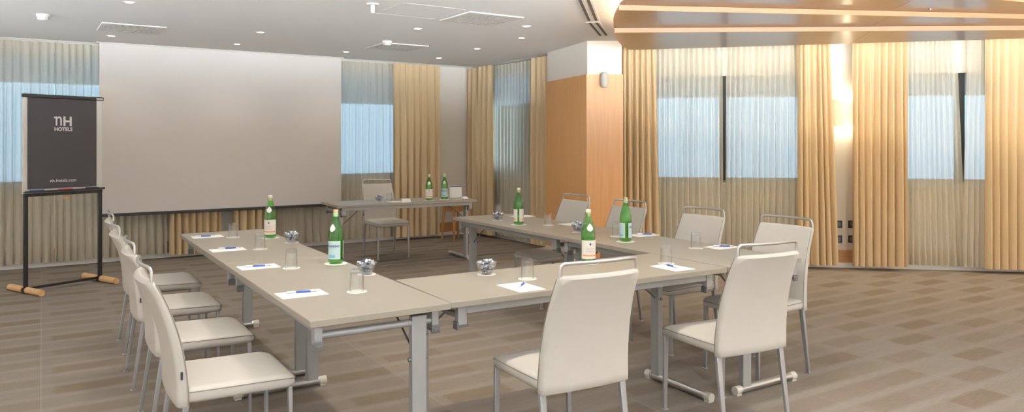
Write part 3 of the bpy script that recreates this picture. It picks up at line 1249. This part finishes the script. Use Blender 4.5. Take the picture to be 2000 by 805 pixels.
DRR = (RF - R0).normalized()
aR = math.atan2(DRR.y, DRR.x)
rR = Vector((DRR.y, -DRR.x, 0))
WRt = .635
c = R0 + DRR * LR / 2 + rR * WRt / 2
make_table(LR - .003, WRt, 1, 'nearer table of the right row, its corner at the right chair', c, aR, post=(.032, .07))
make_table(LR - .003, WRt, 1, 'farther table of the right row, towards the room corner', c + DRR * LR, aR, post=(.07, .075))
P0, P1 = fix(at(661, 402, TH)), fix(at(932.5, 389.5, TH))
DP = (P1 - P0).normalized()
LP = (P1 - P0).length
aP = math.atan2(DP.y, DP.x)
BP = Vector((-DP.y, DP.x, 0))
make_table(LP, .62, -1, "single speaker's table in front of the screen wall", P0 + DP * LP / 2 + BP * .31, aP)

# ------------------------------------------------------------------ things on the tables
cst = tag(MB().lathe([(.047, 0), (.047, .0016)], 28).build('coaster', 'coaster_paper'), '', 'coaster')
cst_used = []


def coaster(p, label, scale=1., group='paper coasters'):
    if not cst_used:
        o = cst
    else:
        o = dup(cst)
    cst_used.append(o)
    o.location = p
    o.scale = (scale, scale, 1)
    tag(o, label, 'coaster', group)
    return Vector((p.x, p.y, p.z + .0016))


# upturned tumbler
tum = tag(MB().lathe([(.0335, 0), (.0305, .098), (.027, .104), (.001, .1045), (.001, .088), (.0285, .086), (.0320, 0)], 28, close=True).build('tumbler', 'clear_glass', smooth=50), '', 'glass', 'upturned tumblers')
t_used = []


def tumbler(u, v, where):
    p = coaster(at(u, v, TH), 'paper coaster under the tumbler ' + where)
    o = tum if not t_used else dup(tum)
    t_used.append(o)
    o.location = p
    o['label'] = 'upturned glass tumbler ' + where


for u, v, w in ((455, 464, 'at the far end of the left table'), (508, 487, 'before the far bottle of the left table'),
                (569, 524, 'before the far sweet bowl of the left table'), (697, 570, 'nearest the camera on the left table'),
                (1030, 545, 'on the front table right of the sweet bowl'), (1301, 515, 'on the front table near the right row'),
                (973, 420, 'behind the far sweet bowl of the right table'), (1071, 440, 'on the right table before the farthest chair'),
                (1204, 462, 'left of the blue-labelled bottle on the right table'), (1359, 485, 'at the near end of the right table'),
                (760, 393.5, "on the speaker's table")):
    tumbler(u, v, w)

# bottles
BR = .0415
body = [(.0, .004), (.030, .0), (.038, .003), (BR, .012), (BR, .165), (.039, .182), (.034, .202), (.026, .230), (.018, .254), (.0148, .272), (.0140, .286), (.0140, .292)]
inner = [(.0120, .292), (.0120, .275), (.0155, .254), (.0235, .230), (.0315, .202), (.0365, .182), (.0388, .165), (.0388, .014), (.033, .008), (.0, .008)]


def patch(r, a0, a1, z0, z1, n=20, zf=None):
    """piece of a label on the cylinder of radius r"""
    vs, fs = [], []
    for k in range(n + 1):
        a = a0 + (a1 - a0) * k / n
        for z in (z0, z1):
            vs.append((r * math.sin(a), -r * math.cos(a), z))
    for k in range(n):
        fs.append((2 * k, 2 * k + 2, 2 * k + 3, 2 * k + 1))
    return MB().add(vs, fs)


def wrap_text(s, size, r, a, z, bold=0.):
    vs, fs = text_mesh(s, size, bold)
    return MB().add([(r * math.sin(a + x / r), -r * math.cos(a + x / r), z + y_) for x, y_, _ in vs], fs)


def make_bottle(kind):
    b = thing('water_bottle', '', 'bottle', (0, 0, 0), 0, 'green water bottles')
    MB().lathe(body + inner, 32, close=True).build('glass_body', 'green_glass', b, smooth=50)
    if kind == 'teal':
        l = patch(BR + .0006, -1.25, 1.25, .028, .128).build('label', 'label_white', b, smooth=180)
        patch(BR + .0010, -1.19, 1.19, .031, .125).build('label_ground', 'label_teal', l, smooth=180)
        wrap_text('S.PELLEGRINO', .0155, BR + .0014, 0, .095, .0006).build('lettering', 'ink_navy', l)
        wrap_text('acqua minerale naturale', .0055, BR + .0014, 0, .085).build('lettering', 'ink_navy', l)
        patch(BR + .0014, -.5, .5, .036, .052).build('band', 'ink_blue', l, smooth=180)
        MB().lathe([(.0146, .262), (.0146, .281)], 20, close=False).build('neck_label', 'label_white', b, smooth=60)
        MB().lathe([(.0152, .283), (.0152, .297), (.012, .300), (.001, .300)], 20).build('cap', 'cap_gold', b, smooth=40)
    else:
        l = patch(BR + .0006, -1.45, 1.45, .026, .130).build('label', 'label_cream', b, smooth=180)
        wrap_text('ACQUA', .0150, BR + .0012, 0, .078).build('lettering', 'ink_rose', l)
        wrap_text('PANNA', .0150, BR + .0012, 0, .063).build('lettering', 'ink_rose', l)
        cr = patch(BR + .0012, -.05, .05, .100, .118, 4)
        v2 = patch(BR + .0012, -.14, .14, .106, .111, 6)
        cr.add(v2.v, v2.f)
        cr.build('emblem', 'ink_navy', l)
        patch(BR + .0012, -1.15, 1.15, .042, .050).build('band', 'ink_orange', l, smooth=180)
        MB().lathe([(.0146, .262), (.0146, .281)], 20).build('neck_label', 'cap_gold', b, smooth=60)
        MB().lathe([(.0152, .283), (.0152, .297), (.012, .300), (.001, .300)], 20).build('cap', 'cap_white', b, smooth=40)
    bl = patch(BR + .0006, PI - 1.30, PI + 1.30, .028, .128).build('back_label', 'label_white', b, smooth=180)
    patch(BR + .0010, PI - 1.22, PI + 1.22, .031, .125).build('back_label_ground', 'label_teal' if kind == 'teal' else 'label_cream', bl, smooth=180)
    patch(BR + .0014, PI - 1.0, PI + 1.0, .040, .052).build('back_label_print', 'ink_blue' if kind == 'teal' else 'ink_orange', bl, smooth=180)
    # drop-shaped shoulder label
    vs = [(0, 0, 0)]
    prof = body

    def rad(z):
        for (r0, z0_), (r1, z1_) in zip(prof[4:], prof[5:]):
            if z0_ <= z <= z1_:
                return r0 + (r1 - r0) * (z - z0_) / (z1_ - z0_)
        return .02
    vs, fs = [], []
    rows = 9
    for i in range(rows + 1):
        t = i / rows
        z = .180 + .042 * t
        hw = .019 * math.sin(PI * (t ** .8 * .92 + .06))
        r = rad(z) + .0007
        for k in range(7):
            a = hw / r * (k / 3 - 1)
            vs.append((r * math.sin(a), -r * math.cos(a), z))
    fs = [(i * 7 + k, i * 7 + k + 1, (i + 1) * 7 + k + 1, (i + 1) * 7 + k) for i in range(rows) for k in range(6)]
    MB().add(vs, fs).build('shoulder_label', 'label_white', b, smooth=180)
    return b


BOT = {}


def bottle(u, v, kind, turn, label, where):
    p = coaster(at(u, v, TH), 'white paper coaster under ' + where, 1.38)
    view = math.atan2(p.x, p.y)                        # turn 0 = label towards the camera
    rz = -view + turn
    if kind not in BOT:
        o = BOT[kind] = make_bottle(kind)
        o.location = p
        o.rotation_euler = (0, 0, rz)
    else:
        o = dup(BOT[kind], p, rz)
    o['label'] = label
    o.scale = (1, 1, 1.03)


bottle(528, 465, 'cream', -.25, 'green glass bottle with cream label at the far end of the left table', 'the far bottle of the left table')
bottle(656, 515, 'teal', -.62, 'green glass bottle with pale blue label on the left table', 'the near bottle of the left table')
bottle(1149, 514, 'cream', .30, 'green glass bottle with cream label on the front table', 'the bottle on the front table')
bottle(1222, 472, 'teal', 1.72, 'green glass bottle showing two blue label edges, on the right table', 'the bottle at the middle of the right table')
bottle(1013, 439, 'cream', 1.6, 'green glass bottle showing a pale label edge, at the far end of the right table', 'the far bottle of the right table')
bottle(838, 391.5, 'cream', 0, "green glass bottle with cream label, left of two on the speaker's table", "the left bottle of the speaker's table")
bottle(868, 389.5, 'teal', 0, "green glass bottle with pale blue label, right of two on the speaker's table", "the right bottle of the speaker's table")

# sweet bowls
bw = thing('sweet_bowl', '', 'bowl', (0, 0, 0), 0, 'glass sweet bowls')
MB().lathe([(.001, .0), (.027, .0), (.028, .004), (.042, .025), (.056, .060), (.0585, .062), (.0565, .0635), (.0525, .059), (.039, .027), (.025, .009), (.001, .008)], 24, close=True).build('glass_bowl', 'clear_glass', bw, smooth=50)


def candy_mesh(name, m, seed):
    r = random.Random(seed)
    mb = MB()
    mb.rings([[(x, .009 * math.cos(2 * PI * k / 8) * q * r.uniform(.8, 1.2), .009 * math.sin(2 * PI * k / 8) * q * r.uniform(.8, 1.2)) for k in range(8)]
              for x, q in ((-.022, 1.0), (-.019, .55), (-.012, .25), (-.010, .8), (-.004, 1.05), (.004, 1.05), (.010, .8), (.012, .25), (.019, .55), (.022, 1.0))])
    o = mb.build(name, m, smooth=30)
    return o


cs = candy_mesh('foil_sweet', 'foil_silver', 1)
cb_ = candy_mesh('foil_sweet', 'foil_blue', 2)
c_used = {0: [], 1: []}
rnd = random.Random(5)
b_used = []
for u, v, w, sc in ((570, 474, 'at the far part of the left table', 1), (716, 536, 'nearest the camera on the left table', 1), (950, 536, 'on the front table', 1),
                    (972, 431, 'at the far end of the right table', 1), (1130, 454, 'at the middle of the right table', 1), (741, 394.5, "on the speaker's table", 1)):
    p = coaster(at(u, v, TH), 'paper coaster under the sweet bowl ' + w, 1.05)
    o = bw if not b_used else dup(bw)
    b_used.append(o)
    o.location = p
    o['label'] = 'glass bowl of foil sweets ' + w
    spots = []
    for (zz, r_, n) in ((.018, .010, 3), (.032, .021, 6), (.047, .032, 9), (.061, .035, 8), (.071, .018, 4)):
        for k in range(n):
            a = 2 * PI * (k + rnd.random() * .5) / n + zz * 40
            spots.append((r_ * math.cos(a), r_ * math.sin(a), zz + rnd.uniform(-.003, .003)))
    for i, s in enumerate(spots):
        k = 1 if (i % 5 == 1) else 0
        src = (cs, cb_)[k]
        q = src if not c_used[k] else dup(src)
        c_used[k].append(q)
        q.location = p + Vector(s)
        q.rotation_euler = (rnd.uniform(0, 6), rnd.uniform(-.5, .5), rnd.uniform(0, 6))
        q.scale = (.66, .80, .80)
        tag(q, ('silver', 'dark blue')[k] + ' foil sweet in the bowl ' + w, 'sweet', ('silver', 'blue')[k] + ' sweets in the bowl ' + w)

# note sheets with pens
pen = thing('ballpoint_pen', '', 'pen', (0, 0, 0), 0, 'blue pens')
MB().tube([(-.025, 0, .005), (.040, 0, .005)], .0048, 10).build('barrel', 'pen_blue', pen, smooth=60)
MB().tube([(.0401, 0, .005), (.060, 0, .005)], .0046, 10).build('grip', 'pen_clear', pen, smooth=60)
MB().tube([(.0601, 0, .005), (.070, 0, .005)], .004, 10, r2=.001).build('tip', 'brushed_metal', pen, smooth=60)
MB().tube([(-.066, 0, .005), (-.0251, 0, .005)], .0046, 10).build('cap', 'pen_clear', pen, smooth=60)
MB().box(-.064, -.030, -.0012, .0012, .0096, .0112).build('clip', 'pen_clear', pen)
sheet = tag(MB().box(-.105, .105, -.0735, .0735, 0, .0012).build('note_sheet', 'paper', smooth=0), '', 'paper')
n_used, p_used = [], []


def note(u, v, ang, pu, pv, pang, where, pen_on=True):
    o = sheet if not n_used else dup(sheet)
    n_used.append(o)
    o.location = at(u, v, TH)
    o.rotation_euler = (0, 0, ang)
    tag(o, 'white note sheet ' + where, 'paper', 'white note sheets')
    if pen_on:
        q = pen if not p_used else dup(pen)
        p_used.append(q)
        q.location = at(pu, pv, TH + .0012)
        q.rotation_euler = (0, 0, pang)
        q['label'] = 'blue ballpoint pen on the sheet ' + where


note(405, 462.5, TA, 400, 462.5, deg(20), 'at the far end of the left table')
note(445, 488, TA, 448, 486, deg(22), 'second from the far end of the left table')
note(505, 521.5, TA, 503, 521, deg(20), 'second from the camera on the left table')
note(589, 574.5, TA, 589, 572, deg(22), 'nearest the camera on the left table')
note(1017, 561, TA + PI / 2, 1019, 558, deg(75), 'on the front table, left of the two')
note(1313, 523, TA + PI / 2, 1311, 521, deg(110), 'on the front table, right of the two')
note(1020, 422.5, TA, 0, 0, 0, 'at the far end of the right table behind the bottle', False)
note(1119, 438, TA, 1131, 437, deg(0), 'on the right table before the farthest chair')
note(1257, 459.5, TA, 1262, 458.5, deg(-4), 'on the right table beside the blue-labelled bottle')
note(1410, 483, TA, 1413, 482, deg(-8), 'at the near end of the right table')
note(778, 394, TA, 0, 0, 0, "on the speaker's table", False)

# tent card, upright leaflet and folded card on the speaker's table
tc_p = at(793, 395, TH)
tcd = tag(MB().rings([[(-.055, -.02, 0), (-.055, .02, 0), (-.055, .0, .04)], [(.055, -.02, 0), (.055, .02, 0), (.055, .0, .04)]]).build('tent_card', 'candy_card', smooth=0), "small white tent card at the middle of the speaker's table", 'card')
tcd.location = tc_p
tcd.rotation_euler = (0, 0, aP)
lf = thing('leaflet_stand', "upright white leaflet with dark top band at the right end of the speaker's table", 'leaflet', at(890, 387, TH), aP - deg(20))
MB().box(-.075, .075, -.0015, .0015, .002, .155, Matrix.Rotation(-.10, 4, 'X')).build('leaflet', 'paper', lf, smooth=0)
MB().box(-.073, .073, -.0025, -.0016, .138, .151, Matrix.Rotation(-.10, 4, 'X')).build('top_band', 'ink_navy', lf, smooth=0)
MB().box(-.07, .07, -.02, .035, 0, .004).build('foot', 'clear_glass', lf, smooth=0)
fc = MB()
fc.rings([[(-.04, -.03, 0), (-.04, .03, 0), (-.04, .012, .026)], [(.04, -.03, 0), (.04, .03, 0), (.04, .012, .026)]])
fco = tag(fc.build('folded_card', 'candy_card', smooth=0), "small white folded card right of the leaflet on the speaker's table", 'card')
fco.location = at(908, 388, TH)
fco.rotation_euler = (0, 0, aP + .3)

# ------------------------------------------------------------------ flip chart
fa, fb_ = at(50, 567, .03), at(195, 544, .03)
fd = fix(fb_ - fa).normalized()
fw = (fb_ - fa).length
fm = fix((fa + fb_) / 2)
fc_ = thing('flip_chart', 'black framed flip chart with dark grey hotel poster, far left', 'flip chart', fm, math.atan2(fd.y, fd.x))
for s in (-1, 1):
    MB().box(s * fw / 2 - .019, s * fw / 2 + .019, -.012, .012, .035, .95).build('post', 'black_metal', fc_, bevel=.003)
    ft = MB().tube([(s * fw / 2, -.29, .032), (s * fw / 2, -.03, .032)], .031, 18).tube([(s * fw / 2, .03, .032), (s * fw / 2, .29, .032)], .031, 18)
    fo = ft.build('foot', 'foot_wood', fc_, smooth=40)
    MB().box(s * fw / 2 - .022, s * fw / 2 + .022, -.035, .035, .004, .050).build('foot_clamp', 'black_metal', fo, bevel=.003)
MB().box(-fw / 2, fw / 2, -.012, .012, .030, .055).build('lower_bar', 'black_metal', fc_, bevel=.002)
MB().box(-fw / 2 - .019, fw / 2 + .019, -.016, .016, .915, .945).build('upper_bar', 'black_metal', fc_, bevel=.003)
MB().box(-fw / 2 - .03, fw / 2 + .02, -.014, .010, .945, 1.875).build('board', 'board_white', fc_, bevel=.005)
MB().box(-fw / 2 - .03, fw / 2 + .025, -.05, -.010, .952, .962).box(-fw / 2 - .03, fw / 2 + .025, -.052, -.046, .952, .972).build('pen_tray', 'black_plastic', fc_, bevel=.002)
cl = MB().box(-fw / 2 - .035, fw / 2 + .025, -.034, .010, 1.862, 1.898).build('clamp_bar', 'black_metal', fc_, bevel=.008)
MB().box(fw / 2 - .055, fw / 2 + .012, -.036, -.0342, 1.868, 1.888).build('clamp_plate', 'fitting_beige', cl)
po = MB().box(-fw / 2 + .008, fw / 2 - .045, -.0185, -.0165, .985, 1.862).build('poster', 'poster', fc_, smooth=0)
px = -.018


def lettering(s, size, z, bold=0., x=0, sx=1.):
    vs, fs = text_mesh(s, size, bold)
    return MB().add([(px + x + a * sx, -.0192, z + b) for a, b, _ in vs], fs)


nh = lettering('H', .125, 1.60, .004, .040)
nn = lettering('n', .150, 1.60, .0008, -.044)
hz = max(v[2] for v in nh.v)
nz = max(v[2] for v in nn.v)
nn.v = [(x, y_, 1.60 + (z - 1.60) * (hz - 1.60) / (nz - 1.60)) for x, y_, z in nn.v]
nx0 = min(v[0] for v in nn.v)
nh.add(nn.v, nn.f)
nh.add([(nx0 - .016, -.0193, hz - .020), (nx0 + .012, -.0193, hz - .020), (nx0 + .012, -.0193, hz - .004), (nx0 - .016, -.0193, hz - .004)], [(0, 1, 2, 3)])
nh.build('logo', 'ink_white', po, smooth=0)
lettering('HOTELS', .048, 1.548, .0016).build('lettering', 'ink_white', po, smooth=0)
lettering('nh-hotels.com', .044, 1.045, .0004).build('lettering', 'ink_white', po, smooth=0)
kn = MB().lathe([(.008, .0), (.008, -.02), (.03, -.025), (.032, -.035), (.026, -.045), (.001, -.046)], 16)
kn.build('knob', 'foot_wood', fc_, xf=Matrix.Translation((.02, 0, .915)))
Mf = frame(fm, fd)
for xx, m, nm in ((-.27, 'marker_blue', 'blue marker at left of the flip chart pen tray'), (.0, 'marker_red', 'red marker in the middle of the flip chart pen tray'), (.26, 'black_plastic', 'black marker at right of the flip chart pen tray')):
    mk = thing('marker_pen', nm, 'marker', Mf @ Vector((xx, -.029, .9625)), math.atan2(fd.y, fd.x))
    MB().tube([(-.065, 0, .0085), (.020, 0, .0085)], .0085, 12).build('barrel', m, mk, smooth=60)
    MB().tube([(.0201, 0, .0085), (.065, 0, .0085)], .0078, 12).build('cap', m, mk, smooth=60)

# ------------------------------------------------------------------ wooden stool behind the speaker's table
s4 = [at(873, 468, 0), at(880, 471.5, 0), at(899, 466, 0), at(908, 469.5, 0)]
stp = fix(at(891, 468, 0))
st = thing('wooden_stool', "reddish wooden stool behind the right end of the speaker's table", 'stool', stp, aP + .15)
MB().box(-.16, .16, -.16, .16, .485, .51).build('seat', 'stool_wood', st, bevel=.006)
for a in range(4):
    MB().box(-.13, .13, -.135, -.118, .42, .485, Matrix.Rotation(a * PI / 2, 4, 'Z')).build('apron', 'stool_wood', st, bevel=.002)
for sx in (-1, 1):
    for sy_ in (-1, 1):
        MB().bar((sx * .125, sy_ * .125, .485), (sx * .150, sy_ * .150, 0), .036, .036, .026, .026).build('leg', 'stool_wood', st, bevel=.004)

# ------------------------------------------------------------------ sky, and fill light added in the unseen part of the room
def fill_ledge(n, p, q, power, col=(.98, .97, 1)):
    """low trough added along an unseen wall as upward fill for the ceiling"""
    d = q - p
    o = struct(place(MB().box(.3, d.length - .3, .002, .16, 0, .50).box(.3, d.length - .3, .14, .16, .50, .55).build('trim_%d' % n, 'white_paint', smooth=0), frame(p, d)))
    l = bpy.data.lights.new('fill_lamp', 'AREA')
    l.shape = 'RECTANGLE'
    l.size, l.size_y = d.length - .8, .09
    l.energy = power
    l.color = col
    lo = bpy.data.objects.new('fill_lamp', l)
    C.objects.link(lo)
    lo.parent = o
    lo.location = (d.length / 2, .07, .505)
    lo.rotation_euler = (PI, 0, 0)


fill_ledge(5, far_l, l_end, 110)
fill_ledge(6, l_end, rear_r, 130)
fill_ledge(7, rear_r, r_end, 230, (1, .82, .58))
w = bpy.data.worlds.new('sky')
bpy.context.scene.world = w
w.use_nodes = True
bg = w.node_tree.nodes['Background']
GROUND_FILL_S, GROUND_FILL_N = 165., 3.
# north sky beyond the visible windows is blue, the sky behind the camera a pale overcast white
wn_ = w.node_tree
tcw = wn_.nodes.new('ShaderNodeTexCoord')
spw = wn_.nodes.new('ShaderNodeSeparateXYZ')
mrw = wn_.nodes.new('ShaderNodeMapRange')
mrw.inputs['From Min'].default_value = -.3
mrw.inputs['From Max'].default_value = .3
mxw = wn_.nodes.new('ShaderNodeMix')
mxw.data_type = 'RGBA'
mxw.inputs['A'].default_value = (.46, .46, .47, 1)
mxw.inputs['B'].default_value = (.185, .29, .38, 1)
wn_.links.new(tcw.outputs['Generated'], spw.inputs[0])
wn_.links.new(spw.outputs['Y'], mrw.inputs['Value'])
wn_.links.new(mrw.outputs['Result'], mxw.inputs['Factor'])
wn_.links.new(mxw.outputs['Result'], bg.inputs['Color'])
# added glow below the horizon to light the ceiling, far stronger behind the camera
gr = wn_.nodes.new('ShaderNodeMapRange')
gr.interpolation_type = 'SMOOTHSTEP'
gr.inputs['From Min'].default_value = -.045
gr.inputs['From Max'].default_value = -.12
wn_.links.new(spw.outputs['Z'], gr.inputs['Value'])
gs = wn_.nodes.new('ShaderNodeMapRange')              # strength of the added glow: south .. north
gs.inputs['From Min'].default_value = -.3
gs.inputs['From Max'].default_value = .3
gs.inputs['To Min'].default_value = GROUND_FILL_S
gs.inputs['To Max'].default_value = GROUND_FILL_N
wn_.links.new(spw.outputs['Y'], gs.inputs['Value'])
gm = wn_.nodes.new('ShaderNodeMath')
gm.operation = 'MULTIPLY_ADD'
wn_.links.new(gr.outputs['Result'], gm.inputs[0])
wn_.links.new(gs.outputs['Result'], gm.inputs[1])
gm.inputs[2].default_value = 3.0
wn_.links.new(gm.outputs[0], bg.inputs['Strength'])

# ------------------------------------------------------------------ camera and view
cam = bpy.data.cameras.new('camera')
co = bpy.data.objects.new('camera', cam)
C.objects.link(co)
co.location = (0, 0, H)
co.rotation_euler = (PI / 2, 0, 0)
cam.sensor_width = 36
cam.lens = F / 2000 * 36
cam.shift_y = -(402.5 - V0) / 2000
cam.clip_start = .05
sc = bpy.context.scene
sc.camera = co
sc.view_settings.view_transform = 'Standard'
sc.view_settings.look = 'None'
sc.view_settings.gamma = 1
sc.view_settings.use_curve_mapping = False
sc.view_settings.exposure = 0.52
sc.cycles.max_bounces = 12
sc.cycles.transparent_max_bounces = 24
sc.cycles.transmission_bounces = 12
sc.cycles.sample_clamp_indirect = 6
sc.cycles.caustics_reflective = False
sc.cycles.caustics_refractive = False
